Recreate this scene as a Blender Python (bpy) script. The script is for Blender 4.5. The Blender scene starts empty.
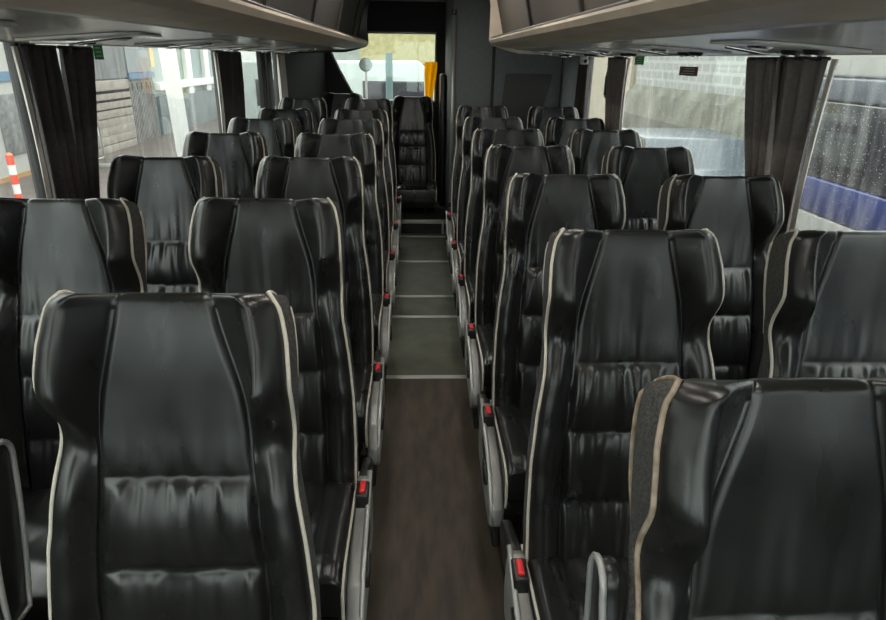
import bpy, bmesh, math, random
from mathutils import Vector, Matrix, Euler, noise
PI = math.pi
random.seed(7)
S = bpy.context.scene
COL = S.collection

# ------------------------------------------------------------------ camera, world, exposure
cd = bpy.data.cameras.new('camera'); cam = bpy.data.objects.new('camera', cd); COL.objects.link(cam)
cd.sensor_width = 36; cd.lens = 640 / 886 * 36; cd.clip_start = 0.02; cd.clip_end = 200
PITCH, YAW, ROLL = math.atan(252 / 640), math.radians(2.5), math.radians(0.9)
rot = Matrix.Rotation(-YAW, 3, 'Z') @ Matrix.Rotation(PI / 2 - PITCH, 3, 'X') @ Matrix.Rotation(ROLL, 3, 'Z')
cam.rotation_euler = rot.to_euler()
cam.location = (-0.03, 0, 1.6)
S.camera = cam
W = bpy.data.worlds.new('overcast'); S.world = W; W.use_nodes = True
nt = W.node_tree; bgn = nt.nodes['Background']
tc = nt.nodes.new('ShaderNodeTexCoord'); sp = nt.nodes.new('ShaderNodeSeparateXYZ'); rp = nt.nodes.new('ShaderNodeValToRGB')
nt.links.new(tc.outputs['Generated'], sp.inputs[0]); nt.links.new(sp.outputs['Z'], rp.inputs[0])
rp.color_ramp.elements[0].position = 0.0; rp.color_ramp.elements[0].color = (0.55, 0.58, 0.58, 1)
rp.color_ramp.elements[1].position = 0.7; rp.color_ramp.elements[1].color = (1.0, 1.0, 0.98, 1)
nt.links.new(rp.outputs[0], bgn.inputs['Color']); 
mrw = nt.nodes.new('ShaderNodeMapRange'); mrw.interpolation_type = 'SMOOTHSTEP'
mrw.inputs['From Min'].default_value = .55; mrw.inputs['From Max'].default_value = .15; mrw.inputs['To Min'].default_value = 3.2; mrw.inputs['To Max'].default_value = 2.4
nt.links.new(sp.outputs['Y'], mrw.inputs['Value']); nt.links.new(mrw.outputs[0], bgn.inputs['Strength'])
S.view_settings.view_transform = 'Standard'; S.view_settings.look = 'None'
S.view_settings.gamma = 1.0; S.view_settings.use_curve_mapping = False
S.view_settings.exposure = 1.1

# ------------------------------------------------------------------ materials
def mat(name, col, rough=0.5, metal=0.0, noise_amt=0.0, nscale=20, bump=0.0, bscale=60, spec=0.5, rnd=False, col2=None, stretch=(1, 1, 1), coat=0):
    m = bpy.data.materials.new(name); m.use_nodes = True
    n = m.node_tree; b = n.nodes['Principled BSDF']
    b.inputs['Base Color'].default_value = (*col, 1); b.inputs['Roughness'].default_value = rough
    b.inputs['Metallic'].default_value = metal; b.inputs['Specular IOR Level'].default_value = spec
    b.inputs['Coat Weight'].default_value = coat
    t = n.nodes.new('ShaderNodeTexCoord'); mp = n.nodes.new('ShaderNodeMapping'); mp.inputs['Scale'].default_value = stretch
    n.links.new(t.outputs['Object'], mp.inputs['Vector'])
    if rnd:
        oi = n.nodes.new('ShaderNodeObjectInfo'); mu = n.nodes.new('ShaderNodeMath'); mu.operation = 'MULTIPLY'; mu.inputs[1].default_value = 37
        n.links.new(oi.outputs['Random'], mu.inputs[0]); n.links.new(mu.outputs[0], mp.inputs['Location'])
    if noise_amt or col2:
        tx = n.nodes.new('ShaderNodeTexNoise'); tx.inputs['Scale'].default_value = nscale; tx.inputs['Detail'].default_value = 5
        n.links.new(mp.outputs[0], tx.inputs['Vector'])
        r = n.nodes.new('ShaderNodeValToRGB')
        a = col; c2 = col2 or tuple(min(1, c * (1 + noise_amt)) for c in col)
        r.color_ramp.elements[0].position = .35; r.color_ramp.elements[0].color = (*a, 1)
        r.color_ramp.elements[1].position = .65; r.color_ramp.elements[1].color = (*c2, 1)
        n.links.new(tx.outputs[0], r.inputs[0]); n.links.new(r.outputs[0], b.inputs['Base Color'])
    if bump:
        tb = n.nodes.new('ShaderNodeTexNoise'); tb.inputs['Scale'].default_value = bscale; tb.inputs['Detail'].default_value = 3
        n.links.new(mp.outputs[0], tb.inputs['Vector'])
        bp = n.nodes.new('ShaderNodeBump'); bp.inputs['Strength'].default_value = bump; bp.inputs['Distance'].default_value = 0.01
        n.links.new(tb.outputs[0], bp.inputs['Height']); n.links.new(bp.outputs[0], b.inputs['Normal'])
    return m

def leather():
    m = mat('black_leather', (0.010, 0.0103, 0.0098), 0.33, spec=0.62)
    n = m.node_tree; b = n.nodes['Principled BSDF']; L = n.links
    t = n.nodes['Texture Coordinate']; mp = n.nodes['Mapping']
    oi = n.nodes.new('ShaderNodeObjectInfo'); mu = n.nodes.new('ShaderNodeMath'); mu.operation = 'MULTIPLY'; mu.inputs[1].default_value = 41
    L.new(oi.outputs['Random'], mu.inputs[0]); L.new(mu.outputs[0], mp.inputs['Location'])
    mp.inputs['Scale'].default_value = (1.6, 1, .7)
    big = n.nodes.new('ShaderNodeTexNoise'); big.inputs['Scale'].default_value = 5; big.inputs['Detail'].default_value = 2; big.inputs['Distortion'].default_value = 0
    fine = n.nodes.new('ShaderNodeTexVoronoi'); fine.inputs['Scale'].default_value = 420
    L.new(mp.outputs[0], big.inputs['Vector']); L.new(t.outputs['Object'], fine.inputs['Vector'])
    b1 = n.nodes.new('ShaderNodeBump'); b1.inputs['Strength'].default_value = .5; b1.inputs['Distance'].default_value = .012
    b2 = n.nodes.new('ShaderNodeBump'); b2.inputs['Strength'].default_value = .12; b2.inputs['Distance'].default_value = .001
    L.new(big.outputs[0], b1.inputs['Height']); L.new(fine.outputs['Distance'], b2.inputs['Height'])
    L.new(b1.outputs[0], b.inputs['Normal'])
    rn = n.nodes.new('ShaderNodeTexNoise'); rn.inputs['Scale'].default_value = 9
    L.new(mp.outputs[0], rn.inputs['Vector'])
    mr = n.nodes.new('ShaderNodeMapRange'); mr.inputs['From Min'].default_value = .3; mr.inputs['From Max'].default_value = .7
    mr.inputs['To Min'].default_value = .25; mr.inputs['To Max'].default_value = .38
    L.new(rn.outputs[0], mr.inputs['Value']); L.new(mr.outputs[0], b.inputs['Roughness'])
    return m

def glass(name, dirt=0.06, streak=(1, 14, 1.2), tint=(.93, .97, .95), drops=False):
    m = bpy.data.materials.new(name); m.use_nodes = True; n = m.node_tree; n.nodes.clear(); L = n.links
    out = n.nodes.new('ShaderNodeOutputMaterial')
    tr = n.nodes.new('ShaderNodeBsdfTransparent'); tr.inputs[0].default_value = (*tint, 1)
    gl = n.nodes.new('ShaderNodeBsdfGlossy'); gl.inputs['Roughness'].default_value = .02
    lf = n.nodes.new('ShaderNodeLayerWeight'); lf.inputs['Blend'].default_value = .5
    pw_ = n.nodes.new('ShaderNodeMath'); pw_.operation = 'POWER'; pw_.inputs[1].default_value = 3.6; L.new(lf.outputs['Facing'], pw_.inputs[0])
    lw = n.nodes.new('ShaderNodeMath'); lw.operation = 'MULTIPLY_ADD'; lw.inputs[1].default_value = .55; lw.inputs[2].default_value = .04; L.new(pw_.outputs[0], lw.inputs[0])
    mx = n.nodes.new('ShaderNodeMixShader'); L.new(lw.outputs[0], mx.inputs[0]); L.new(tr.outputs[0], mx.inputs[1]); L.new(gl.outputs[0], mx.inputs[2])
    df = n.nodes.new('ShaderNodeBsdfTranslucent'); df.inputs[0].default_value = (.85, .87, .87, 1)
    t = n.nodes.new('ShaderNodeTexCoord'); mp = n.nodes.new('ShaderNodeMapping'); mp.inputs['Scale'].default_value = streak
    mp.inputs['Rotation'].default_value = (.12, 0, 0)
    tx = n.nodes.new('ShaderNodeTexNoise'); tx.inputs['Scale'].default_value = 3; tx.inputs['Detail'].default_value = 6
    L.new(t.outputs['Object'], mp.inputs[0]); L.new(mp.outputs[0], tx.inputs['Vector'])
    mr = n.nodes.new('ShaderNodeMapRange'); mr.inputs['From Min'].default_value = .42; mr.inputs['From Max'].default_value = .75
    mr.inputs['To Min'].default_value = dirt * .3; mr.inputs['To Max'].default_value = dirt * 3.5
    L.new(tx.outputs[0], mr.inputs['Value'])
    fac = mr.outputs[0]
    if drops:
        vo = n.nodes.new('ShaderNodeTexVoronoi'); vo.inputs['Scale'].default_value = 75; L.new(t.outputs['Object'], vo.inputs['Vector'])
        c = n.nodes.new('ShaderNodeMath'); c.operation = 'LESS_THAN'; c.inputs[1].default_value = .11; L.new(vo.outputs['Distance'], c.inputs[0])
        k = n.nodes.new('ShaderNodeMath'); k.operation = 'MULTIPLY'; k.inputs[1].default_value = .5; L.new(c.outputs[0], k.inputs[0])
        a = n.nodes.new('ShaderNodeMath'); a.operation = 'ADD'; a.use_clamp = True; L.new(k.outputs[0], a.inputs[0]); L.new(fac, a.inputs[1]); fac = a.outputs[0]
    m2 = n.nodes.new('ShaderNodeMixShader'); L.new(fac, m2.inputs[0]); L.new(mx.outputs[0], m2.inputs[1]); L.new(df.outputs[0], m2.inputs[2])
    L.new(m2.outputs[0], out.inputs[0])
    return m

M = dict(
    leather=leather(),
    shell=mat('dark_seat_fabric', (0.038, 0.037, 0.035), .85, noise_amt=1.2, nscale=180, bump=.5, bscale=260),
    piping=mat('cream_piping', (0.66, 0.61, 0.52), .5, bump=.2, bscale=200),
    piping_worn=mat('worn_brown_piping', (0.20, 0.14, 0.095), .6, col2=(.42, .35, .27), nscale=40),
    thread=mat('grey_thread', (0.10, .10, .10), .7),
    silver=mat('silver_plastic', (0.32, 0.32, 0.31), .38, metal=.35, noise_amt=.25, nscale=12),
    silver_lip=mat('pale_silver_plastic', (0.50, 0.50, 0.48), .3, metal=.4),
    silver_edge=mat('aluminium_strip', (0.50, 0.51, 0.48), .4, metal=.6),
    black=mat('black_plastic', (0.014, 0.014, 0.014), .3),
    matte=mat('matte_black', (0.012, 0.012, 0.012), .7),
    red=mat('red_button', (0.75, 0.02, 0.025), .35),
    floor_b=mat('brown_vinyl_floor', (0.030, 0.020, 0.012), .55, col2=(.064, .046, .028), nscale=7, stretch=(3, .7, 1), bump=.1, bscale=90),
    floor_g=mat('green_grey_vinyl', (0.058, 0.060, 0.040), .5, col2=(.098, .10, .07), nscale=6, bump=.1, bscale=90),
    wall=mat('grey_carpet_trim', (0.06, 0.06, 0.062), .9, noise_amt=.5, nscale=120),
    pillar=mat('taupe_pillar', (0.16, 0.145, 0.125), .7),
    curtain=mat('dark_curtain_cloth', (0.045, 0.038, 0.036), .85, noise_amt=.4, nscale=60, bump=.15, bscale=150),
    curtain_b=mat('taupe_curtain_cloth', (0.17, 0.145, 0.135), .85, noise_amt=.25, nscale=60, bump=.15, bscale=150),
    sheer=mat('pale_curtain_lining', (0.62, 0.58, 0.53), .9),
    beige=mat('beige_rack_vinyl', (0.56, 0.47, 0.37), .5, noise_amt=.15, nscale=8),
    under=mat('grey_rack_underside', (0.58, 0.57, 0.54), .22, noise_amt=.15, nscale=6),
    rackdark=mat('dark_rack_lining', (0.030, 0.027, 0.024), .75),
    rackbrown=mat('brown_rack_lining', (0.10, 0.085, 0.07), .7),
    ceiling=mat('grey_ceiling', (0.38, 0.365, 0.33), .8, noise_amt=.1, nscale=50),
    part=mat('charcoal_partition', (0.115, 0.125, 0.128), .6, noise_amt=.15, nscale=30),
    panel=mat('matt_hatch_panel', (0.06, 0.06, 0.06), .75, noise_amt=.3, nscale=200),
    chrome=mat('chrome', (0.75, 0.75, 0.75), .15, metal=1),
    white=mat('white_paint', (0.72, 0.72, 0.70), .5),
    glassL=glass('window_glass_dusty', .012),
    glassR=glass('window_glass_rain', .022, streak=(1, 9, 1.5), drops=True),
    glassB=glass('window_glass_rear', .004),
    green=mat('green_sticker', (0.03, 0.33, 0.10), .5), mark=mat('pale_mark', (.6, .75, .62), .5),
    maroon=mat('maroon_sticker', (0.16, 0.05, 0.05), .5),
    yellow=mat('yellow_cloth', (0.85, 0.52, 0.02), .6, noise_amt=.2, nscale=10),
)

# ------------------------------------------------------------------ mesh helpers
class MB:
    def __init__(s): s.v = []; s.f = []; s.sm = []
    def add(s, vs, fs, smooth=True):
        o = len(s.v); s.v += [tuple(v) for v in vs]; s.f += [tuple(i + o for i in f) for f in fs]; s.sm += [smooth] * len(fs); return s
    def grid(s, P, smooth=True, flip=False):
        n, k = len(P), len(P[0]); vs = [p for r in P for p in r]; fs = []
        for i in range(n - 1):
            for j in range(k - 1):
                f = (i * k + j, i * k + j + 1, (i + 1) * k + j + 1, (i + 1) * k + j)
                fs.append(f[::-1] if flip else f)
        return s.add(vs, fs, smooth)
    def box(s, a, b, bev=0.0, M_=None):
        bm = bmesh.new(); bmesh.ops.create_cube(bm, size=1)
        for v in bm.verts:
            v.co = Vector([(a[i] + b[i]) / 2 + v.co[i] * (b[i] - a[i]) for i in range(3)])
        if bev: bmesh.ops.bevel(bm, geom=bm.edges[:], offset=bev, segments=3, profile=.5, affect='EDGES')
        if M_: bm.transform(M_)
        bm.verts.index_update()
        s.add([v.co[:] for v in bm.verts], [[v.index for v in f.verts] for f in bm.faces], bool(bev)); bm.free(); return s
    def tube(s, pts, r, n=8, closed=False):
        pts = [Vector(p) for p in pts]; m = len(pts); R = []
        up = None
        for i, p in enumerate(pts):
            a = pts[(i - 1) % m] if (closed or i > 0) else p; b = pts[(i + 1) % m] if (closed or i < m - 1) else p
            t = (b - a).normalized()
            if up is None: up = t.orthogonal().normalized()
            up = (up - t * up.dot(t)).normalized(); q = t.cross(up)
            rr = r(i / (m - 1)) if callable(r) else r
            R.append([p + (up * math.cos(2 * PI * k / n) + q * math.sin(2 * PI * k / n)) * rr for k in range(n)])
        vs = [v for r_ in R for v in r_]; fs = []
        for i in range(m if closed else m - 1):
            for k in range(n):
                i2 = (i + 1) % m; fs.append((i * n + k, i * n + (k + 1) % n, i2 * n + (k + 1) % n, i2 * n + k))
        if not closed: fs += [tuple(range(n))[::-1], tuple((m - 1) * n + k for k in range(n))]
        return s.add(vs, fs)
    def prism(s, poly, a, b, axis=0, bev=0.0, seg=2):
        # poly in the two other axes, extruded from a to b along axis
        bm = bmesh.new()
        def P(u, w, c):
            return {0: (c, u, w), 1: (u, c, w), 2: (u, w, c)}[axis]
        v0 = [bm.verts.new(P(u, w, a)) for u, w in poly]; v1 = [bm.verts.new(P(u, w, b)) for u, w in poly]
        bm.faces.new(v0); bm.faces.new(v1[::-1])
        for i in range(len(poly)):
            j = (i + 1) % len(poly); bm.faces.new((v0[i], v1[i], v1[j], v0[j]))
        bmesh.ops.recalc_face_normals(bm, faces=bm.faces[:])
        if bev: bmesh.ops.bevel(bm, geom=bm.edges[:], offset=bev, segments=seg, profile=.5, affect='EDGES')
        bm.verts.index_update()
        s.add([v.co[:] for v in bm.verts], [[v.index for v in f.verts] for f in bm.faces], bool(bev)); bm.free(); return s
    def cyl(s, c, r, h, axis=2, n=20, r2=None):
        r2 = r if r2 is None else r2; c = Vector(c); ax = [Vector((1, 0, 0)), Vector((0, 1, 0)), Vector((0, 0, 1))]
        A = ax[axis]; B = ax[(axis + 1) % 3]; D = ax[(axis + 2) % 3]
        vs = [c + (B * math.cos(2 * PI * k / n) + D * math.sin(2 * PI * k / n)) * r for k in range(n)] + \
             [c + A * h + (B * math.cos(2 * PI * k / n) + D * math.sin(2 * PI * k / n)) * r2 for k in range(n)]
        s.add(vs, [(k, (k + 1) % n, n + (k + 1) % n, n + k) for k in range(n)])
        s.add(vs, [tuple(range(n))[::-1], tuple(range(n, 2 * n))], False); return s
    def build(s, name, m, parent=None, label=None, kind=None, cat=None, group=None, loc=None):
        me = bpy.data.meshes.new(name); me.from_pydata(s.v, [], s.f); me.update()
        me.polygons.foreach_set('use_smooth', s.sm)
        me.materials.append(M[m] if isinstance(m, str) else m)
        o = bpy.data.objects.new(name, me); COL.objects.link(o)
        if parent: o.parent = parent
        if loc: o.location = loc
        for k, v in (('label', label), ('kind', kind), ('category', cat), ('group', group)):
            if v: o[k] = v
        return o

def empty(name, loc, label, cat, group=None):
    o = bpy.data.objects.new(name, None); COL.objects.link(o); o.empty_display_size = .1
    o.location = loc; o['label'] = label; o['category'] = cat
    if group: o['group'] = group
    return o
def copy_tree(o, parent=None):
    c = o.copy(); COL.objects.link(c); c.parent = parent
    for ch in list(o.children): copy_tree(ch, c)
    return c
def interp(tab, t):
    if t <= tab[0][0]: return tab[0][1]
    for (a, x), (b, y) in zip(tab, tab[1:]):
        if t <= b:
            k = (t - a) / (b - a); return x + (y - x) * k
    return tab[-1][1]
def sm(a, b, x):
    k = min(1, max(0, (x - a) / (b - a))); return k * k * (3 - 2 * k)

# ------------------------------------------------------------------ the coach body (setting)
XW, ZC = 1.36, 2.14
Y0, YR = -1.6, 7.35
# floor
MB().box((-XW, Y0, -.06), (XW, 3.07, 0)).build('floor', 'floor_b', kind='structure')
MB().box((-XW, 3.07, -.06), (XW, 6.10, 0)).build('floor', 'floor_g', kind='structure')
MB().box((-XW, 6.10, -.06), (XW, YR, .13)).build('floor', 'matte', kind='structure')
k = 0
for y in (3.07, 3.93, 4.32, 5.17, 5.98):
    k += 1; MB().box((-.30, y - .018, 0), (.34, y + .018, .006), .002).build('trim_%d' % k, 'silver_edge', kind='structure')
MB().box((-.30, 6.085, .10), (.25, 6.12, .136), .003).build('trim_6', 'silver_edge', kind='structure')
MB().box((.21, 6.08, 0), (.235, 6.10, .12), .003).build('trim_7', 'silver_edge', kind='structure')
# side walls, with window openings between the pillars
ZB, ZT = .80, 1.655
for side, s in (('left', -1), ('right', 1)):
    x0, x1 = sorted((s * XW, s * (XW + .07)))
    w = MB().box((x0, Y0, -.06), (x1, YR, ZB)).box((x0, Y0, ZT), (x1, YR, ZC))
    for y in (-1.6, 2.40, 4.74, 7.05 if s < 0 else 5.62):
        w.box((x0, y, ZB), (x1, y + (.07 if y < 7 else .30), ZT))
    if s > 0: w.box((x0, 5.69, ZB), (x1, YR, ZT))
    else: w.box((x0, 6.72, ZB), (x1, 7.05, ZT))
    w.build('wall_' + side, 'wall', kind='structure')
    sill = MB().box((min(s * (XW - .04), s * XW), Y0, ZB - .05), (max(s * (XW - .04), s * XW), YR if s < 0 else 5.7, ZB), .008)
    sill.build('trim_%d' % (8 if s < 0 else 9), 'pillar', kind='structure')
MB().box((XW - .035, 2.44, ZB), (XW, 2.53, ZT), .01).build('trim_16', 'pillar', kind='structure')
# window panes
wn = 0
def window(s, y0, y1, gm):
    global wn; wn += 1
    xa, xb = s * (XW + .020), s * (XW + .050)
    fr = MB()
    for a, b, c, d in ((y0, y0 + .02, ZB, ZT), (y1 - .02, y1, ZB, ZT), (y0, y1, ZB, ZB + .02), (y0, y1, ZT - .015, ZT)):
        fr.box((min(xa, xb), a, c), (max(xa, xb), b, d))
    f = fr.build('window_%d' % wn, 'matte', kind='structure')
    xg = s * (XW + .035)
    MB().box((xg - .003, y0 + .01, ZB + .01), (xg + .003, y1 - .01, ZT - .01)).build('pane', gm, f)
    return f
WL1 = window(-1, -1.53, 2.40, 'glassL'); WL2 = window(-1, 2.47, 4.74, 'glassL'); WL3 = window(-1, 4.81, 6.72, 'glassL')
WR1 = window(1, -1.53, 2.40, 'glassR'); WR2 = window(1, 2.47, 4.74, 'glassR'); WR3 = window(1, 4.81, 5.62, 'glassR')
# mullions of the left rear window (sliding vent)
mm = MB().box((-XW - .03, 5.88, ZB), (-XW + .01, 6.04, ZT), .004).box((-XW - .03, 6.12, ZB), (-XW + .01, 6.30, ZT), .004)
mm.build('mullion', 'matte', WL3)
MB().box((-XW - .01, 5.10, ZB), (-XW + .01, 5.16, ZT), .004).build('mullion', 'white', WL3, label='white painted window bar')
def sticker(win, s, y, z, w, h, m, marks=True):
    x = s * (XW + .028)
    st = MB().box((x - .001, y, z), (x + .001, y + w, z + h)).build('sticker', m, win, label='small %s sticker on the glass' % ('green' if m == 'green' else 'maroon'))
    if marks:
        b = MB()
        for j in range(3):
            zz = z + h * (.2 + .27 * j)
            b.box((x - s * .0025 - .0005, y + w * .15, zz), (x - s * .0025 + .0005, y + w * (.85 - .1 * j), zz + h * .07))
        b.build('marking', 'mark', st)
sticker(WL2, -1, 2.955, 1.572, .085, .06, 'green')
sticker(WR2, 1, 4.24, 1.578, .18, .05, 'green')
sticker(WR2, 1, 3.40, 1.532, .24, .045, 'maroon')
# ceiling, front
MB().box((-XW, Y0, ZC), (XW, YR, ZC + .05)).build('ceiling', 'ceiling', kind='structure')
fw = MB().box((-XW, Y0 - .06, -.06), (XW, Y0, .75)).box((-XW, Y0 - .06, 1.95), (XW, Y0, ZC)).box((-XW, Y0 - .06, .75), (-1.25, Y0, 1.95)).box((1.25, Y0 - .06, .75), (XW, Y0, 1.95))
fw.build('wall_front', 'wall', kind='structure')
wf = MB().box((-.02, Y0 - .05, .75), (.02, Y0 - .01, 1.95)).build('window_7', 'matte', kind='structure')
MB().box((-1.25, Y0 - .035, .75), (1.25, Y0 - .03, 1.95)).build('pane', 'glassB', wf)
# added fill lights along the aisle ceiling, out of view, to brighten the interior
for s_ in (-1, 1):
    for y_ in (-.9, .9, 2.7, 4.3):
        lo = MB().box((s_ * .36 - .04, y_ - .55, ZC - .018), (s_ * .36 + .04, y_ + .55, ZC - .001), .004).build('fill_light_housing', 'pillar')
        lo['label'] = '%s added fill light bar above the aisle, %s' % ('left' if s_ < 0 else 'right', {-.9: 'at the front', .9: 'above the camera', 2.7: 'over the middle rows', 4.3: 'over the back rows'}[y_]); lo['category'] = 'added fill light'; lo['group'] = 'added fill light bars'
        em = bpy.data.materials.get('fill_glow')
        if not em:
            em = bpy.data.materials.new('fill_glow'); em.use_nodes = True; b_ = em.node_tree.nodes['Principled BSDF']
            b_.inputs['Emission Color'].default_value = (1, .95, .86, 1); b_.inputs['Emission Strength'].default_value = 10
        MB().box((s_ * .36 - .03, y_ - .53, ZC - .022), (s_ * .36 + .03, y_ + .53, ZC - .0185)).build('fill_diffuser', em, lo)
# rear wall with its slanted window opening
op = [(-.12, 1.02)]
def rear_window():
    # opening polygon (x, z)
    L = [(-.98, 1.84), (-.98, 1.74), (-.86, 1.48), (-.74, 1.26), (-.68, 1.19), (-.58, 1.155), (.16, 1.155), (.17, 1.165), (.17, 1.84)]
    bm = bmesh.new()
    outer = [(-XW, .13), (XW, .13), (XW, ZC), (-XW, ZC)]
    vo = [bm.verts.new((x, YR, z)) for x, z in outer]; vi = [bm.verts.new((x, YR, z)) for x, z in L]
    ed = [bm.edges.new((vo[i], vo[(i + 1) % 4])) for i in range(4)] + [bm.edges.new((vi[i], vi[(i + 1) % len(vi)])) for i in range(len(vi))]
    bmesh.ops.triangle_fill(bm, use_beauty=True, use_dissolve=False, edges=ed)
    bmesh.ops.recalc_face_normals(bm, faces=bm.faces[:])
    g = bmesh.ops.extrude_face_region(bm, geom=bm.faces[:])
    for v in [e for e in g['geom'] if isinstance(e, bmesh.types.BMVert)]: v.co.y += .06
    bmesh.ops.recalc_face_normals(bm, faces=bm.faces[:])
    bm.verts.index_update(); m = MB(); m.add([v.co[:] for v in bm.verts], [[v.index for v in f.verts] for f in bm.faces], False)
    m.build('wall_rear', 'matte', kind='structure'); bm.free()
    f = MB().tube([(x, YR - .005, z) for x, z in L], .013, 8, True).build('window_8', 'silver_edge', kind='structure')
    MB().prism(L, YR + .028, YR + .034, 1).build('pane', 'glassB', f)
rear_window()
# rear left corner lining
MB().prism([(-XW, 5.98 + .6), (-1.0, 7.3), (-XW, 7.34)], .13, ZT, 2).build('trim_10', 'matte', kind='structure')
MB().box((-XW, 6.0, 1.0), (-XW + .02, 6.03, ZT), .004).build('trim_11', 'part', kind='structure')

# ------------------------------------------------------------------ luggage racks
def rack(s, y0, y1, name, label):
    lip = [(.50, 1.735), (.497, 1.725), (.505, 1.705), (.55, 1.688), (.62, 1.674), (.68, 1.668)]
    r = empty(name, (s * .9, y0, 1.64), label, 'luggage rack')
    iv = lambda P: [(s * x - s * .9, z - 1.64) for x, z in P]
    Ys = [0 + (y1 - y0) * i / 24 for i in range(25)]
    def ext(P, nm, m, lab=None, seg=None):
        g = MB(); Q = iv(P)
        g.prism(Q, 0, y1 - y0, 1)
        return g.build(nm, m, r, label=lab)
    # fascia
    ext(lip + [(.68, 1.682), (.60, 1.70), (.53, 1.738)], 'fascia', 'beige', 'beige rolled front edge')
    ext([(.68, 1.668), (.69, 1.664), (XW - .13, 1.628), (XW - .13, 1.648), (.68, 1.680)], 'underside', 'under', 'grey service channel')
    ext([(XW - .13, 1.625), (XW, 1.628), (XW, 1.66), (XW - .13, 1.65)], 'edge_rail', 'beige')
    ext([(.53, 1.738), (.60, 1.70), (.68, 1.682), (XW, 1.66), (XW, 1.68), (.60, 1.745)], 'shelf', 'rackdark')
    # bin front above the lip
    ext([(.60, 1.745), (.62, 1.745), (.56, 2.0), (.50, ZC), (.48, ZC), (.54, 2.0)], 'bin_front', 'rackdark' if s < 0 else 'rackbrown')
    y = .7
    while y < y1 - y0 - .3:
        g = MB(); P = iv([(.598, 1.745), (.585, 1.745), (.525, 2.0), (.47, ZC), (.485, ZC), (.54, 2.0)])
        g.prism(P, y, y + .035, 1); g.build('rib', 'rackdark', r); y += 1.15
    # metal line along the top of the lip
    g = MB(); g.tube([(s * .512 - s * .9, 0, 1.742 - 1.64), (s * .512 - s * .9, y1 - y0, 1.742 - 1.64)], .005, 6); g.build('edge_strip', 'black', r)
    # end cap
    g = MB(); P = iv([(.497, 1.72), (.52, 1.69), (.62, 1.66), (.72, 1.638), (XW, 1.62), (XW, ZC), (.46, ZC), (.50, 1.95)])
    g.prism(P, y1 - y0, y1 - y0 + .03, 1, .006); g.build('end_cap', 'black' if s < 0 else 'beige', r)
    return r
rack(-1, -1.55, 6.70, 'luggage_rack', 'long overhead luggage rack with beige edge above the left windows')
rack(1, -1.55, 5.05, 'luggage_rack', 'shorter overhead luggage rack with beige edge above the right windows')
# service units under the racks
def console():
    r = empty('service_unit', (0, 0, 0), 'x', 'overhead service unit', 'service units under the racks')
    g = MB().prism([(-.16, -.13), (.13, -.16), (.17, -.10), (.15, .12), (.05, .16), (-.15, .14)], -.008, 0, 2, .003); g.build('panel', 'under', r, label='glossy grey panel')
    for y in (-.06, .05):
        g = MB().cyl((-.05, y, -.008), .028, -.012, 2, 20, .022); c = g.build('air_nozzle', 'black', r)
        MB().cyl((-.05, y, -.02), .012, -.004, 2, 12).build('nozzle_core', 'chrome', c)
    g = MB().cyl((.07, 0, -.008), .034, -.006, 2, 24, .030); c = g.build('reading_light', 'chrome', r)
    MB().cyl((.07, 0, -.014), .022, -.003, 2, 20).build('lens', 'white', c)
    MB().tube([(-.13, -.11, -.010), (.0, -.12, -.018), (.12, -.10, -.010)], .006, 6).build('trim_strip', 'chrome', r)
    return r
con0 = None
LT = [1.02, 1.79, 2.58, 3.42, 4.25, 5.05, 5.85]
RT = [.70, 1.46, 2.23, 3.00, 3.75, 4.50, 5.28]
ordw = ['first', 'second', 'third', 'fourth', 'fifth', 'sixth', 'seventh']
for s, rows in ((-1, LT), (1, RT)):
    for i, y in enumerate(rows[:6]):
        if con0 is None: c = con0 = console()
        else: c = copy_tree(con0)
        tilt = math.atan2(.036, .54) * s
        c.location = (s * .97, y + .28 + (.1 if s > 0 else 0), 1.6445); c.rotation_euler = (0, tilt, 0 if s < 0 else PI)
        if s > 0: c.rotation_euler = (0, -tilt, PI); 
        c['label'] = 'grey service unit with air nozzles under %s rack, %s counting from the camera' % ('left' if s < 0 else 'right', ordw[i])

# ------------------------------------------------------------------ partition and rear fittings
pt = MB().box((.62, 5.75, 0), (XW, YR, ZC)).box((.27, 5.80, 0), (.62, YR, ZC), .0)
pt.build('wall_partition', 'part', kind='structure')
hp = MB().prism([(.68, 1.00), (1.00, 1.02), (1.12, 1.47), (1.105, 1.485), (.735, 1.485), (.72, 1.47)], 5.735, 5.75, 1, .004)
hp.build('hatch_panel', 'panel', label='dark slanted hatch panel on the charcoal partition behind the right seats', cat='panel')
MB().box((1.19, 5.735, 0), (1.20, 5.75, ZT), .002).build('trim_12', 'black', kind='structure')
MB().box((1.20, 5.70, .2), (XW, 5.75, ZT), .01).build('trim_13', 'part', kind='structure')
g = MB().tube([(.275, 5.77, .35), (.275, 5.77, 1.95)], .014, 12)
go = g.build('grab_pole', 'silver_edge', label='grey vertical grab pole on the corner of the partition beside the aisle', cat='grab pole')
for z in (.36, 1.95): MB().cyl((.275, 5.77, z - .02), .022, .04, 2, 14).build('bracket', 'black', go)
MB().box((.27, 5.78, 0), (.30, 5.80, 2.1), .004).build('trim_14', 'pillar', kind='structure')
MB().box((.60, 5.735, 0), (.625, 5.75, 2.1), .004).build('trim_15', 'matte', kind='structure')
# small security camera at the rack end
r = empty('security_camera', (1.22, 5.10, 1.615), 'small white security camera under the far end of the right rack', 'camera')
MB().cyl((0, 0, 0), .03, .018, 2).build('mount', 'white', r)
b = MB().box((-.028, -.04, -.045), (.028, .03, .0), .012); b.build('housing', 'white', r)
MB().cyl((0, -.04, -.022), .013, -.006, 1, 14).build('lens', 'black', r)
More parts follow.
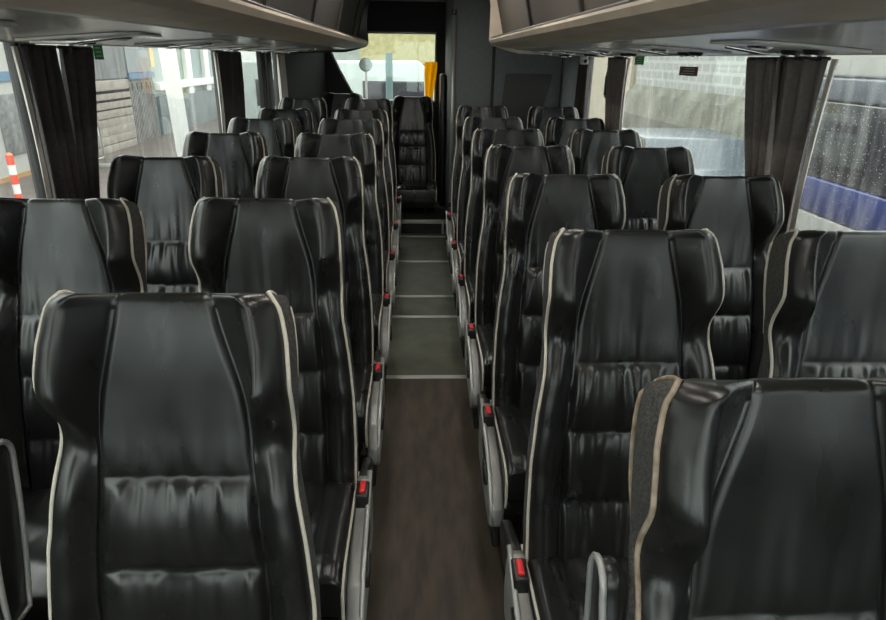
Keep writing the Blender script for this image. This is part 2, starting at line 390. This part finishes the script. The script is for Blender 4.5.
# yellow cloth hanging beside the rear window
my = bpy.data.materials.new('yellow_translucent_cloth'); my.use_nodes = True
n = my.node_tree; t1 = n.nodes.new('ShaderNodeBsdfTranslucent'); t1.inputs[0].default_value = (.95, .62, .03, 1); mxy = n.nodes.new('ShaderNodeMixShader'); mxy.inputs[0].default_value = .65
n.nodes['Principled BSDF'].inputs['Base Color'].default_value = (.9, .55, .02, 1)
n.links.new(n.nodes['Principled BSDF'].outputs[0], mxy.inputs[1]); n.links.new(t1.outputs[0], mxy.inputs[2]); n.links.new(mxy.outputs[0], n.nodes['Material Output'].inputs[0])
P = []
for i in range(13):
    z = 1.56 - i * .036; row = []
    for j in range(15):
        u = j / 14; wv = .062 + .008 * math.sin(i * .4 + .6)
        row.append((.09 + .03 * (1 - i / 16) + (u - .5) * 2 * wv * (1 - .25 * i / 12), YR - .06 + .015 * math.sin(u * 13 + i * .2), z))
    P.append(row)
g = MB().grid(P); cl = g.build('yellow_cloth', my, label='bright yellow cloth hanging at the right edge of the rear window', cat='cloth')
sd = cl.modifiers.new('thick', 'SOLIDIFY'); sd.thickness = .002
# dark locker to the right of the rear seat
g = MB().box((.205, 6.75, .13), (.265, 7.2, 1.45), .02); g.build('rear_locker', 'black', label='tall narrow black locker between rear seat and partition', cat='locker')
# emergency hammer, red
r = empty('emergency_hammer', (XW - .035, 4.77, 1.44), 'red emergency hammer holder on pillar between the right rear windows', 'emergency hammer')
MB().box((-.012, -.03, -.09), (.02, .03, .09), .008).build('holder', mat('dark_red', (.22, .02, .02), .5), r)
MB().cyl((-.015, 0, -.07), .009, .13, 2, 12).build('handle', 'black', r)

# ------------------------------------------------------------------ curtains
def curtain(s, y0, y1, yb0, yb1, m, label, folds=5, zb=.86, ph=0, lining=0):
    ro = empty('curtain', (s * (XW - .05), (y0 + y1) / 2, zb), label, 'curtain', 'curtains along the windows')
    yc = (y0 + y1) / 2
    P = []; nz, nu = 26, 60
    for i in range(nz + 1):
        t = i / nz; z = 1.615 - (1.615 - zb) * t
        a = y0 + (yb0 - y0) * (t ** 1.1); b = y1 + (yb1 - y1) * (t ** 1.1)
        row = []
        for j in range(nu + 1):
            u = j / nu; y = a + (b - a) * u
            x = -s * (.018 * math.sin(u * folds * 2 * PI + ph + .6 * math.sin(t * 3)) * (.6 + .4 * t) + .006 * math.sin(u * 31 + t * 4))
            row.append((x, y - yc, z - zb))
        P.append(row)
    o = MB().grid(P).build('cloth', m, ro)
    md = o.modifiers.new('thick', 'SOLIDIFY'); md.thickness = .003
    if lining:
        P2 = []
        for i in range(nz + 1):
            r_ = P[i]; e = r_[0] if lining < 0 else r_[-1]; z = e[2]
            P2.append([(e[0] + s * .010 + s * .007 * math.sin(k_ * 2.2 + z * 2), e[1] + lining * (.003 + k_ * .008), z) for k_ in range(5)])
        o = MB().grid(P2).build('lining', 'sheer', ro, label='pale translucent lining edge'); md = o.modifiers.new('thick', 'SOLIDIFY'); md.thickness = .002
    g = MB().tube([(-.0, y0 - yc, 1.616 - zb), (0, y1 - yc, 1.616 - zb)], .006, 8); g.build('heading_rail', 'black', ro)
    return ro
curtain(-1, 2.285, 2.50, 2.28, 2.43, 'curtain', 'near half of dark curtain on left wall with pale lining edge', 3, ph=.4, lining=-1)
curtain(-1, 2.52, 2.765, 2.46, 2.50, 'curtain', 'far half of dark curtain on left wall, left of the green sticker', 3, ph=2)
curtain(-1, 4.44, 5.04, 4.41, 4.86, 'curtain', 'dark curtain between the second and third windows on the left', 4, ph=1, lining=-1)
curtain(-1, 6.36, 6.70, 6.36, 6.62, 'sheer', 'pale sheer curtain at the far end of the left windows', 4, ph=.2)
curtain(1, 2.185, 2.44, 2.21, 2.35, 'curtain_b', 'near taupe curtain on the right wall with pale lining edge', 2.5, ph=.3, lining=-1)
curtain(1, 2.47, 2.73, 2.37, 2.40, 'curtain_b', 'second taupe curtain on the right wall, beyond the pillar', 3, ph=1.3)
curtain(1, 4.33, 4.76, 4.26, 4.50, 'curtain_b', 'brown curtain beside the red emergency hammer on the right', 3, ph=.7, lining=-1)
curtain(1, 5.29, 5.60, 5.28, 5.60, 'curtain', 'black curtain at the far end of the right windows', 4, ph=1.9)

# ------------------------------------------------------------------ the seats
HT, HL, LEAN, ZTOP = 1.227, .835, .18, 1.227
HW = [(q / .835, w) for q, w in ((0, .164), (.005, .176), (.014, .185), (.03, .191), (.07, .200), (.12, .204), (.17, .204), (.22, .200), (.28, .200), (.33, .205), (.43, .220), (.55, .231), (.7, .235), (.9, .232))]
def hw(t): return interp(HW, t)
def yl(t): return LEAN * (1 - t) - .012 * math.sin(PI * min(1, t)) ** 2 - .018 * (1 - sm(0, .3, t))
def zz(t): return ZTOP - HL * t
SEAMS = [.383, .58, .80]
def aseam(t): return .44 + .215 * sm(0, .30, t)
def fwd(u, t, seed):
    a = abs(u); As = aseam(t)
    wing = .082 * (.60 + .40 * sm(0, .17, t)) * (1 - sm(.16, .33, t))
    ac = max(As + .03, .78 - .09 * sm(.10, .30, t))
    k = min(1, max(0, (a - As) / (ac - As)))
    f = wing * (k ** 1.1)
    if a > ac: f -= .022 * (1 - sm(.2, .4, t)) * ((a - ac) / (1 - ac)) ** 1.6
    # lower bolsters
    f += .036 * sm(.24, .42, t) * sm(As, As + .2, a)
    # centre panel padding
    c = 1 - sm(As - .07, As, a)
    bounds = [0] + SEAMS + [1.03]
    for b0, b1 in zip(bounds, bounds[1:]):
        if b0 <= t <= b1:
            q = (t - b0) / (b1 - b0)
            amp = .008 if b0 == 0 else .018
            f += amp * c * (max(0, math.sin(PI * q)) ** .5)
            n1 = noise.noise(Vector((u * 7.5 + seed * 7.3, b0 * 13, seed * 3.1 + q * .6)))
            n2 = noise.noise(Vector((u * 13 + seed * 2.3, b0 * 31, q * 1.2 + seed)))
            am = (.0105 if b0 > 0 else .003) * (math.exp(-q * 1.8) + .45 * math.exp(-(1 - q) * 3.0))
            if b0 == 0: am = .0045 * math.exp(-(1 - q) * 4.5)
            f += am * c * (n1 + .5 * n2) * min(1, q / .10) * min(1, (1 - q) / .08)
    # seams
    if t > .02: f -= .006 * math.exp(-((a - As) / .011) ** 2)
    if t < .34: f -= .0035 * math.exp(-((a - ac) / .013) ** 2) * sm(.0, .03, t)
    # bolster creases
    if a > As: f += .004 * sm(.3, .5, t) * noise.noise(Vector((u * 4, t * 17 + seed * 5, seed)))
    f += .004 * noise.noise(Vector((u * 2.1 + seed, t * 5, seed * 2)))
    # edge rolls
    e = (1 - a) * hw(t); re = .034
    if e < re: f -= (re - math.sqrt(max(0, re * re - (re - e) ** 2))) * .75
    d = t * HL; rt = .010
    if d < rt: f -= (rt - math.sqrt(max(0, rt * rt - (rt - d) ** 2)))
    return f
def thick(t): return .055 + .035 * sm(.30, 0, t) if t < .3 else .055
def thick(t): return .055 + .022 * (1 - sm(.02, .34, t))
DROP = .040
def seat_meshes(seed):
    nt_, nu = 120, 100
    ts = [((i / nt_) ** 1.25) * 1.06 for i in range(nt_ + 1)]
    us = [j / nu * 2 - 1 for j in range(nu + 1)]
    lift = lambda u, t: .26 * fwd(u, .03, seed) * (1 - sm(0, .12, t))
    def rowu(t):
        As = aseam(t); ac = max(As + .03, .78 - .09 * sm(.10, .30, t)); o = []
        for u in us:
            a = interp([(0, 0), (.58, As), (.80, ac), (1, 1)], abs(u)); o.append(math.copysign(a, u))
        return o
    F = [[(hw(t) * u, yl(t) - fwd(u, t, seed), zz(t) + lift(u, t)) for u in rowu(t)] for t in ts]
    top = []
    for q in (1, .75, .5, .25):
        row = []
        for j, u in enumerate(us):
            x, y, z = F[0][j]; yb = yl(0) + thick(0) - .01
            row.append((x * (1 - .03 * q), y + (yb - y) * q, z - DROP * q ** 1.5))
        top.append(row)
    lm = MB().grid(top + F, True, True)
    # shell: sides and back
    sh = MB()
    ts2 = [((i / 60) ** 1.25) * 1.06 for i in range(61)]
    for s in (-1, 1):
        G = []
        for t in ts2:
            x = s * hw(t); yf = yl(t) - fwd(s, t, seed); yb = yl(t) + thick(t) - (.012 if t < .01 else 0)
            row = []
            for q in range(7):
                k_ = q / 6; row.append((x + s * (.010 * math.sin(PI * k_)) - s * .006 * k_, yf + .002 + (yb - yf) * k_, min(zz(t) + lift(s, t) * (1 - k_), ZTOP + lift(s, 0) * (1 - k_) - DROP * k_ ** 1.5)))
            G.append(row)
        sh.grid(G, True, s < 0)
    G = []
    for t in ts2:
        x = hw(t) - .006; yb = yl(t) + thick(t) - (.012 if t < .01 else 0)
        G.append([(x * (q / 6 - 1), yb + .012 * math.sin(PI * q / 12), min(zz(t), ZTOP - DROP)) for q in range(13)])
    sh.grid(G, True, False)
    # piping, one tube per side
    pp = []
    for s in (-1, 1):
        p = []
        for i in range(64):
            t = 1.0 - i / 63 * .99; t = max(0.004, t); p.append((s * (hw(t) + .002), yl(t) - fwd(s, t, seed) - .001, zz(t) + lift(s, t)))
        yf = yl(0) - fwd(s, 0.004, seed); yb = yl(0) + thick(0)
        for q in (.1, .25, .4, .55, .7, .82, .92): p.append((s * (hw(0.004) - .001), yf + (yb - yf) * q, ZTOP + .002 + lift(s, 0) * (1 - q) - DROP * q ** 1.5))
        for i in range(14):
            t = .060 + i / 13 * .26; p.append((s * (hw(t) - .004), yl(t) + thick(t) + .001, zz(t)))
        pp.append(MB().tube(p, .0042, 7))
    return lm, sh, pp
def cushion_mesh(seed):
    P = []; n, k = 64, 64
    for i in range(n + 1):
        q = i / n  # back to front, then down the nose
        row = []
        for j in range(k + 1):
            u = (j / k) * 2 - 1; a = abs(u); w = .236
            y = .06 - .45 * min(1, q / .82)
            z = .445 + .018 * sm(.62, .8, a) + .012 * q
            z += .006 * (1 - sm(.5, .62, a)) * math.sin(min(1, q / .82) * PI * 3) ** 2
            z -= .006 * math.exp(-((a - .62) / .02) ** 2)
            z += .006 * (noise.noise(Vector((u * 9 + seed, q * 3, seed))) + .6 * noise.noise(Vector((u * 3, q * 12 + seed, 4)))) * math.exp(-q * 2)
            if q > .70:
                qq = (q - .70) / .30; z -= .12 * (1 - math.cos(qq * PI / 2)) * 1.1; y -= .02 * math.sin(qq * PI / 2) 
            e = (1 - a) * w
            if e < .03: z -= (.03 - math.sqrt(max(0, .03 ** 2 - (.03 - e) ** 2)))
            row.append((w * u, y, z))
        P.append(row)
    m = MB().grid(P, True, True)
    for s, j in ((-1, 0), (1, k)):
        G = [[P[i][j], (P[i][j][0], P[i][j][1], min(.33, P[i][j][2] - .005))] for i in range(n + 1)]
        m.grid(G, True, s < 0)
    m.box((-.225, -.42, .31), (.225, .05, .335))
    pp = []
    for s, j in ((-1, 0), (1, k)):
        pp.append(MB().tube([(P[i][j][0], P[i][j][1], P[i][j][2] + .001) for i in range(0, n + 1, 2)], .0045, 7))
    return m, pp
VAR = []
for sd_ in range(3):
    lm, sh, pp = seat_meshes(sd_ + 1.37); cm, cpp = cushion_mesh(sd_ * 2.7 + .4)
    VAR.append((lm, sh, pp, cm, cpp))
PROTO = {}
def make_seat(kind, aisle, var, arm=False):
    """kind: 'aisle' has the silver side cover; aisle=+1 when the aisle is on the seat's +x side"""
    r = empty('coach_seat', (0, 0, 0), 'x', 'seat')
    lm, sh, pp, cm, cpp = VAR[var]
    lm.build('backrest', 'leather', r); sh.build('back_shell', 'shell', r, label='dark fabric side and rear shell')
    for p in pp: p.build('piping', 'piping', r)
    cu = cm.build('cushion', 'leather', r)
    for p in cpp: p.build('cushion_piping', 'piping', cu)
    cu.location = (0, 0, -.042); 
    # frame under the cushion
    MB().box((-.21, -.36, .20), (.21, .10, .272), .01).build('seat_frame', 'matte', r)
    for x in (-.13, .13):
        MB().prism([(-.30, 0), (-.24, 0), (-.10, .205), (-.20, .205)], x - .02, x + .02, 0, .004).build('leg', 'matte', r)
        MB().prism([(.10, 0), (.16, 0), (.06, .205), (-.02, .205)], x - .02, x + .02, 0, .004).build('leg', 'matte', r)
    s = aisle
    def X(a, b): return (a, b) if s > 0 else (-b, -a)
    # armrest folded up along the side of the backrest
    def ap(t, off): return (yl(t) + thick(t) - .01 + off, zz(t))
    lo, hi = .72, .36
    A = []
    for i in range(11):
        t = lo + (hi - lo) * i / 10; y, z = ap(t, -.03 - .012 * math.sin(PI * i / 10)); A.append((y, z))
    yc, zc = ap(hi, 0.0); 
    for i in range(1, 8):
        an = PI - i * PI / 8; A.append((yc + .0 + .030 * math.cos(an), zc + .035 * math.sin(an)))
    for i in range(11):
        t = hi + (lo - hi) * i / 10; y, z = ap(t, .03 + .010 * math.sin(PI * i / 10)); A.append((y, z))
    x0, x1 = X(.222, .246)
    if arm: ar = MB().prism(A, x0, x1, 0, .006).build('armrest', 'black', r)
    xm = s * .248
    if arm: MB().tube([(xm, y, z) for y, z in A], .0055, 6, True).build('armrest_rim', 'silver', ar, label='grey plastic rim')
    if kind == 'aisle':
        x0, x1 = X(.243, .288)
        MB().prism([(.05, .430), (.035, .480), (0, .490), (-.05, .462), (-.12, .440), (-.22, .425), (-.32, .39), (-.385, .33), (-.40, .27), (-.34, .225), (-.15, .235), (.03, .27), (.06, .34)], x0, x1, 0, .010, 3).build('side_cover', 'silver', r, label='silver plastic side cover')
        MB().tube([(s * .284, y, z) for y, z in ((.03, .497), (-.03, .474), (-.10, .452), (-.20, .432), (-.30, .400), (-.365, .345), (-.395, .28))], .0075, 8).build('cover_lip', 'silver_lip', r, label='bright raised lip')
        x0, x1 = X(.236, .245)
        MB().prism([(.05, .46), (-.12, .43), (-.30, .39), (-.36, .30), (.05, .30)], x0, x1, 0, .002).build('cover_gap', 'black', r)
        MB().prism([(-.10, .425), (-.20, .405), (-.23, .375), (-.12, .36), (-.07, .39)], s * .287 - .003, s * .287 + .003, 0, .002).build('recess', 'black', r, label='black recess below the buckle')
        x0, x1 = X(.243, .276)
        MB().prism([(.27, .36), (.25, .40), (.16, .43), (.06, .455), (.06, .33), (.20, .30)], x0, x1, 0, .008).build('hinge_bracket', 'black', r)
        x0, x1 = X(.249, .286)
        bk = MB().box((x0, -.085, .425), (x1, -.01, .495), .005).build('buckle', 'black', r)
        x0, x1 = X(.259, .276)
        MB().box((x0, -.072, .468), (x1, -.022, .503), .004).build('release_button', 'red', bk, label='red release button')
        x0, x1 = X(.280, .300)
        MB().prism([(-.20, .40), (-.27, .385), (-.285, .345), (-.25, .33), (-.19, .35)], x0, x1, 0, .006).build('recline_lever', 'black', r)
        x0, x1 = X(.248, .262)
        MB().prism([(.02, .46), (-.02, .50), (-.03, .49), (-.10, .43), (-.06, .42)], x0, x1, 0, .003).build('belt_strap', 'matte', r)
        x0, x1 = X(.235, .262)
        MB().prism([(.05, 0), (-.28, 0), (-.25, .05), (-.22, .24), (0, .26), (.03, .05)], x0, x1, 0, .006).build('pedestal', 'matte', r)
        for ch in r.children:
            if ch.name.split('.')[0] in ('side_cover', 'hinge_bracket', 'buckle', 'recline_lever', 'belt_strap', 'cover_lip', 'cover_gap', 'recess'): ch.location = (-s * .008, 0, -.080)
            if ch.name.startswith('pedestal'): ch.location = (-s * .008, 0, 0)
    return r
def put(x, ytop, aisle, kind, var, label, zoff=0, group='coach seats', rz=0, worn=False, arm=False):
    key = (kind, aisle, var, arm)
    if key in PROTO: r = copy_tree(PROTO[key])
    else: r = PROTO[key] = make_seat(kind, aisle, var, arm)
    r.location = (x, ytop - LEAN + .012, zoff); r.rotation_euler = (0, 0, rz)
    r['label'] = label; r['group'] = group
    if worn:
        for ch in r.children:
            if ch.name.startswith('piping'):
                ch.data = ch.data.copy(); ch.data.materials[0] = M['piping_worn']
    return r
XA, XO = .475, 1.03
la = ['nearest aisle seat left of the aisle, large black leather with cream piping', 'black leather aisle seat on the left, directly behind the nearest one',
      'black leather aisle seat on the left, third back from the camera', 'black leather aisle seat on the left, fourth back from the camera',
      'black leather aisle seat on the left, fifth back from the camera', 'black leather aisle seat on the left, sixth back from the camera',
      'black leather aisle seat on the left, farthest before the rear seats']
lw_ = ['black leather window seat cut off by the lower left corner', 'black leather window seat at left edge below the dark curtains',
      'black leather left window seat below the green sticker and tan stone courses outside', 'black wrinkled leather left window seat, fourth row, below the white outdoor post',
      'black leather left window seat, fifth row back, beside second dark curtain', 'black leather left window seat, sixth row back', 'black leather left window seat in the farthest full row']
for i, y in enumerate(LT):
    zo = .03 if i == 6 else (.0)
    put(-.450, y, 1, 'aisle', i % 3, la[i], zo, 'left aisle seats')
    put(-1.01, y - .02, 1, 'window', (i + 1) % 3, lw_[i], zo, 'left window seats', arm=(i == 0))
ra = ['nearest right seat with worn brown piping, cut off by lower right corner', 'large black leather aisle seat on the right with its cushion and red buckle visible',
      'black leather aisle seat on the right, third back from the camera', 'black leather aisle seat on the right, fourth back from the camera',
      'black leather aisle seat on the right, fifth back from the camera', 'black leather aisle seat on the right, sixth back from the camera',
      'black leather aisle seat on the right, farthest, against the partition']
rw = [None, 'black leather window seat at the right edge of the photo, below the rainy window', 'black leather right window seat beneath the taupe curtains',
      'black leather right window seat, fourth row, below the rain streaked glass', 'black leather right window seat, fifth row back', 'black leather right window seat, sixth row back',
      'black leather right window seat in the last row before the hatch panel']
for i, y in enumerate(RT):
    zo = .02 if i == 6 else 0
    put(.487 if i else .468, y, -1, 'aisle', (i + 1) % 3, ra[i], zo, 'right aisle seats', worn=(i == 0), arm=(i == 0))
    if i: put(1.05, y, -1, 'window', (i + 2) % 3, rw[i], zo, 'right window seats')
put(-.075, 6.86, 1, 'window', 1, 'black leather rear seat at the end of the aisle under the rear window', .0, 'rear seats')
put(-.79, 6.90, 1, 'window', 2, 'black leather rear corner seat at the left of the rear window', .02, 'rear seats')

# ------------------------------------------------------------------ outside
GZ = -1.0
asph = mat('wet_asphalt', (.055, .043, .038), .45, col2=(.09, .068, .058), nscale=2.5)
MB().box((-30, -12, GZ - .1), (30, 40, GZ)).build('ground', asph, kind='structure')
def thing(name, mb, m, label, cat, **k): return mb.build(name, m, label=label, cat=cat, **k)
# left building
XL = -8.8
lb = empty('warehouse_building', (XL, 8, GZ), 'pale warehouse wall with blue stripe seen through the left windows', 'building')
def P_(mb, nm, m, par, **k):
    o = mb.build(nm, m, par, **k); o.matrix_parent_inverse = Matrix.Translation(-par.location); return o
mW = mat('pale_wall', (.33, .32, .30), .8, noise_amt=.08, nscale=2)
P_(MB().box((XL - .4, -6, GZ), (XL, 22.8, 3.0)), 'wall', mW, lb)
mBlue = mat('blue_stripe', (.08, .15, .24), .6)
P_(MB().box((XL, -6, 1.0), (XL + .03, 17.5, 1.2)).box((XL, 20.8, .86), (XL + .14, 22.8, 1.04)), 'stripe', mBlue, lb, label='blue painted stripe')
P_(MB().box((XL, 14.3, -.5), (XL + .04, 15.4, .75), .01), 'door', mat('grey_door', (.10, .10, .10), .6, noise_amt=.7, nscale=8), lb, label='grey streaked door')
P_(MB().box((XL, -6, GZ), (XL + .03, 22.4, GZ + .1)), 'skirting', mat('orange_line', (.32, .18, .06), .6), lb, label='orange line along the foot of the wall')
P_(MB().box((XL, 17.6, .92), (XL + .1, 20.75, 2.9)), 'louvre_panel', mat('dark_streaky', (.05, .05, .055), .6, col2=(.15, .15, .15), nscale=2.5, stretch=(1, 5, .4)), lb, label='dark streaky panel')
P_(MB().box((XL, 20.8, 1.05), (XL + .12, 22.6, 2.9)), 'cladding_panel', mat('grey_clad', (.19, .205, .215), .6), lb, label='plain grey cladding')
P_(MB().box((XL, 22.6, 1.2), (XL + .14, 22.9, 2.9)), 'corner_strip', mat('ochre', (.6, .4, .15), .6), lb)
g = MB()
for i in range(8): g.box((XL + .02, 17.6, GZ + i * .22), (XL + .25, 20.4, GZ + i * .24 + .20), .01)
P_(g, 'stone_courses', mat('stone_course', (.20, .175, .15), .8, noise_amt=.3, nscale=5), lb, label='tan stone courses')
g = MB()
for i in range(16): g.box((XL + .05, 20.7 + i * .12, GZ), (XL + .10, 20.78 + i * .12, .75 - .1 * (i % 3)))
P_(g, 'strip_curtain', mat('grey_strip', (.11, .105, .10), .7, noise_amt=.7, nscale=4), lb, label='grey vertical strips')
# metal crowd barrier
r = empty('crowd_barrier', (-7.6, 15.2, GZ), 'grey metal crowd barrier in front of the stone courses', 'barrier')
pts = [(0, -.9, .1), (0, -.9, 1.05), (0, -.8, 1.12), (0, .8, 1.12), (0, .9, 1.05), (0, .9, .1)]
MB().tube(pts, .02, 8).tube([(0, -.9, .25), (0, .9, .25)], .015, 8).build('frame', 'silver_edge', r)
for i in range(14): MB().tube([(0, -.8 + i * .123, .25), (0, -.8 + i * .123, 1.1)], .008, 6).build('bar', 'silver_edge', r)
for y in (-.8, .8): MB().box((-.25, y - .02, 0), (.25, y + .02, .1), .01).build('foot', 'silver_edge', r)
# bollard
r = empty('bollard', (-7.2, 11.75, GZ), 'red and white striped bollard on the ground outside the nearest left window', 'bollard')
MB().cyl((0, 0, 0), .18, .05, 2, 20, .14).build('base', 'matte', r)
mbr = mat('bollard_red', (.75, .07, .03), .5)
for i in range(5): MB().cyl((0, 0, .05 + i * .17), .06, .17, 2, 16).build('band', mbr if i % 2 == 0 else 'white', r)
MB().cyl((0, 0, .9), .06, .04, 2, 16, .02).build('cap', mat('bollard_orange', (.8, .15, .05), .5), r)
g = MB().prism([(9.62, GZ), (9.90, GZ), (9.50, 3.0), (9.14, 3.0)], -3.46, -3.34, 0, .005)
g.build('white_post', 'white', label='wide white post leaning slightly outside the second left window', cat='post')
gb = empty('glazed_workshop', (XL, 30, GZ), 'pale green glazed workshop front beyond the white post', 'building')
P_(MB().box((XL - .3, 22.9, GZ), (XL, 46, 4)), 'wall', mat('pale_green', (.21, .26, .255), .5, noise_amt=.2, nscale=.8), gb)
for i, y in enumerate((26.0, 28.2, 31.2, 34.2)): P_(MB().box((XL, y, .2), (XL + .15, y + .6, 4), .01), 'column', 'white', gb)
P_(MB().box((XL, 23.0, GZ), (XL + .1, 36, .25)), 'lower_panel', mat('dark_teal', (.07, .085, .09), .5, noise_amt=.6, nscale=1.5), gb, label='dark lower panel')
P_(MB().box((XL, 23.0, .45), (XL + .2, 36, .7), .01), 'rail', 'white', gb)
r = empty('sign_board', (-4.5, 18.4, GZ), 'narrow white sign board with a red band beyond the third left window', 'sign')
MB().box((-.30, -.03, .6), (.30, .03, 3.2), .01).build('board', 'white', r)
MB().box((-.25, -.04, 2.2), (.20, -.03, 2.4)).build('band', 'red', r)
g = MB()
for i in range(6): g.box((-.24, -.038, 2.05 - i * .2), (.22 - .08 * (i % 3), -.031, 2.12 - i * .2))
g.build('marking', 'matte', r)
for x in (-.22, .22): MB().cyl((x, 0, 0), .03, .6).build('leg', 'silver', r)

# right: parked coach alongside
pc = empty('parked_coach', (3.9, 1.0, GZ), 'white and blue coach parked alongside the right windows', 'coach')
mw = mat('coach_white', (.45, .44, .42), .35); mb_ = mat('coach_blue', (.03, .045, .20), .3); ms = mat('coach_slate', (.10, .11, .14), .35); mk = mat('coach_glass', (.03, .03, .035), .08)
XC = 2.75
def cb(z0, z1, nm, m, lab=None, d=0): P_(MB().box((XC - d, -4, z0), (XC + 2.4, 4.7, z1), .02), nm, m, pc, label=lab)
cb(-.95, .62, 'body', mw, 'white lower body'); cb(.62, .86, 'stripe', mb_, 'dark blue stripe', .004); cb(.86, 1.37, 'window_band', mk, 'dark window band')
cb(1.37, 1.52, 'slate_band', ms, 'slate blue band', .004); cb(1.52, 1.95, 'roof', mw, 'white roof')
for y in (-2.6, 3.2):
    P_(MB().cyl((XC - .02, y, GZ + .48), .48, .3, 0, 28), 'wheel', 'matte', pc)
for y in (-2.4, -.9, .6, 2.1, 3.6): P_(MB().box((XC - .008, y, .86), (XC + .02, y + .06, 1.37)), 'pillar', 'matte', pc)
# right: block wall, bank, dark car
bw = empty('block_wall', (6.5, 12, GZ), 'pale block wall above a dark bank seen through the rainy right window', 'wall')
mblk = bpy.data.materials.new('block_courses'); mblk.use_nodes = True
n = mblk.node_tree; bt = n.nodes.new('ShaderNodeTexBrick'); bt.inputs['Scale'].default_value = 1.1
bt.inputs['Color1'].default_value = (.21, .215, .20, 1); bt.inputs['Color2'].default_value = (.17, .17, .16, 1); bt.inputs['Mortar'].default_value = (.30, .30, .28, 1); bt.inputs['Mortar Size'].default_value = .04
tcx = n.nodes.new('ShaderNodeTexCoord'); mpx = n.nodes.new('ShaderNodeMapping'); mpx.inputs['Rotation'].default_value = (PI / 2, 0, PI / 2); mpx.vector_type = 'TEXTURE'
n.links.new(tcx.outputs['Object'], mpx.inputs[0]); n.links.new(mpx.outputs[0], bt.inputs[0]); n.links.new(bt.outputs[0], n.nodes['Principled BSDF'].inputs[0])
P_(MB().box((6.6, 7, GZ), (7.0, 20.4, 2.9)), 'wall', mblk, bw)
mol = mat('olive_bank', (.07, .07, .05), .9, col2=(.14, .14, .11), nscale=1.5)
P_(MB().prism([(6.6, GZ), (6.6, .95), (6.4, .75), (6.1, .2), (6.0, GZ)], 7, 20.4, 1), 'bank', mol, bw, label='olive grey bank')
car = empty('parked_car', (4.6, 11.3, GZ), 'dark grey car parked outside the rain streaked right window', 'car')
mc = mat('car_paint', (.05, .065, .08), .25)
prof = [(-2.0, .35), (-2.05, .7), (-1.9, .88), (-1.1, .98), (-.5, 1.42), (.9, 1.45), (1.6, 1.02), (2.0, .95), (2.1, .6), (2.05, .35)]
MB().prism(prof, -.85, .85, 0, .06, 3).build('body', mc, car)
MB().prism([(-.95, 1.0), (-.45, 1.36), (.85, 1.38), (1.40, 1.02)], -.86, .86, 0, .01).build('side_glass', mk, car)
for y in (-1.3, 1.3):
    for x in (-.87, .67): MB().cyl((x, y, .33), .33, .2, 0, 24).build('wheel', 'matte', car)
bl = MB().box((-.3, -.3, 0), (.3, .3, .95), .05); bo = bl.build('blue_bin', mat('bin_blue', (.05, .12, .5), .5), label='blue bin standing outside behind the parked car', cat='bin', loc=(3.6, 7.9, GZ))
# tan building far right rear
tb = MB().box((6.5, 20.6, GZ), (12, 40, 4)); tb.build('tan_building', mat('tan_wall', (.36, .31, .23), .8, noise_amt=.1, nscale=3), label='tan plastered building behind, seen past the far right curtains', cat='building')
# rear: straw coloured wall, white van, pole
MB().box((-1.35, 16, 1.46), (3.0, 16.5, 5)).box((-1.35, 16.1, GZ), (3.0, 16.5, 1.5)).build('straw_wall', mat('straw_panel', (.26, .235, .115), .8, noise_amt=.35, nscale=9, bump=.4, bscale=14), label='straw yellow rough wall seen through the rear window', cat='wall')
r = empty('white_van', (-1.0, 13.0, GZ), 'white van parked across behind the rear window', 'van')
MB().prism([(-2.4, .3), (-2.4, 1.6), (-2.2, 2.5), (1.0, 2.55), (1.7, 1.9), (2.4, 1.65), (2.5, .9), (2.45, .3)], -.8, .8, 1, .05, 3).build('body', mat('van_white', (.30, .34, .32), .3, noise_amt=.2, nscale=3), r)
MB().box((-1.9, -.82, 1.75), (-.3, -.79, 2.2), .01).build('window', mk, r); MB().box((.0, -.82, 1.75), (1.1, -.79, 2.2), .01).build('window', mk, r)
g = MB(); g.box((-2.4, -.83, 1.45), (2.3, -.79, 1.52)); g.build('trim_line', mat('teal_line', (.12, .3, .28), .4), r)
for x in (-1.6, 1.5):
    for y in (-.82, .62): MB().cyl((x, y, .36), .36, .2, 1, 24).build('wheel', 'matte', r)
g = MB().cyl((-.42, 9.6, GZ), .05, 2.65, 2, 16); g.build('street_pole', mat('pole_teal', (.10, .16, .16), .5), label='dark teal pole standing outside behind the rear window', cat='pole')
ro = empty('convex_mirror', (-.72, 9.3, GZ), 'small round grey mirror on a stem outside the rear window', 'mirror')
MB().cyl((0, 0, 0), .015, 2.44).build('stem', 'silver', ro)
MB().cyl((0, -.03, 2.50), .09, .03, 1, 24).build('mirror_disc', 'chrome', ro)
# pale fence to rear left
MB().box((-5, 19, GZ), (-1.35, 19.3, 5)).build('rear_block', mat('white_block', (.26, .30, .285), .7, noise_amt=.1, nscale=4), label='pale panelled block at left of the rear window view', cat='building')
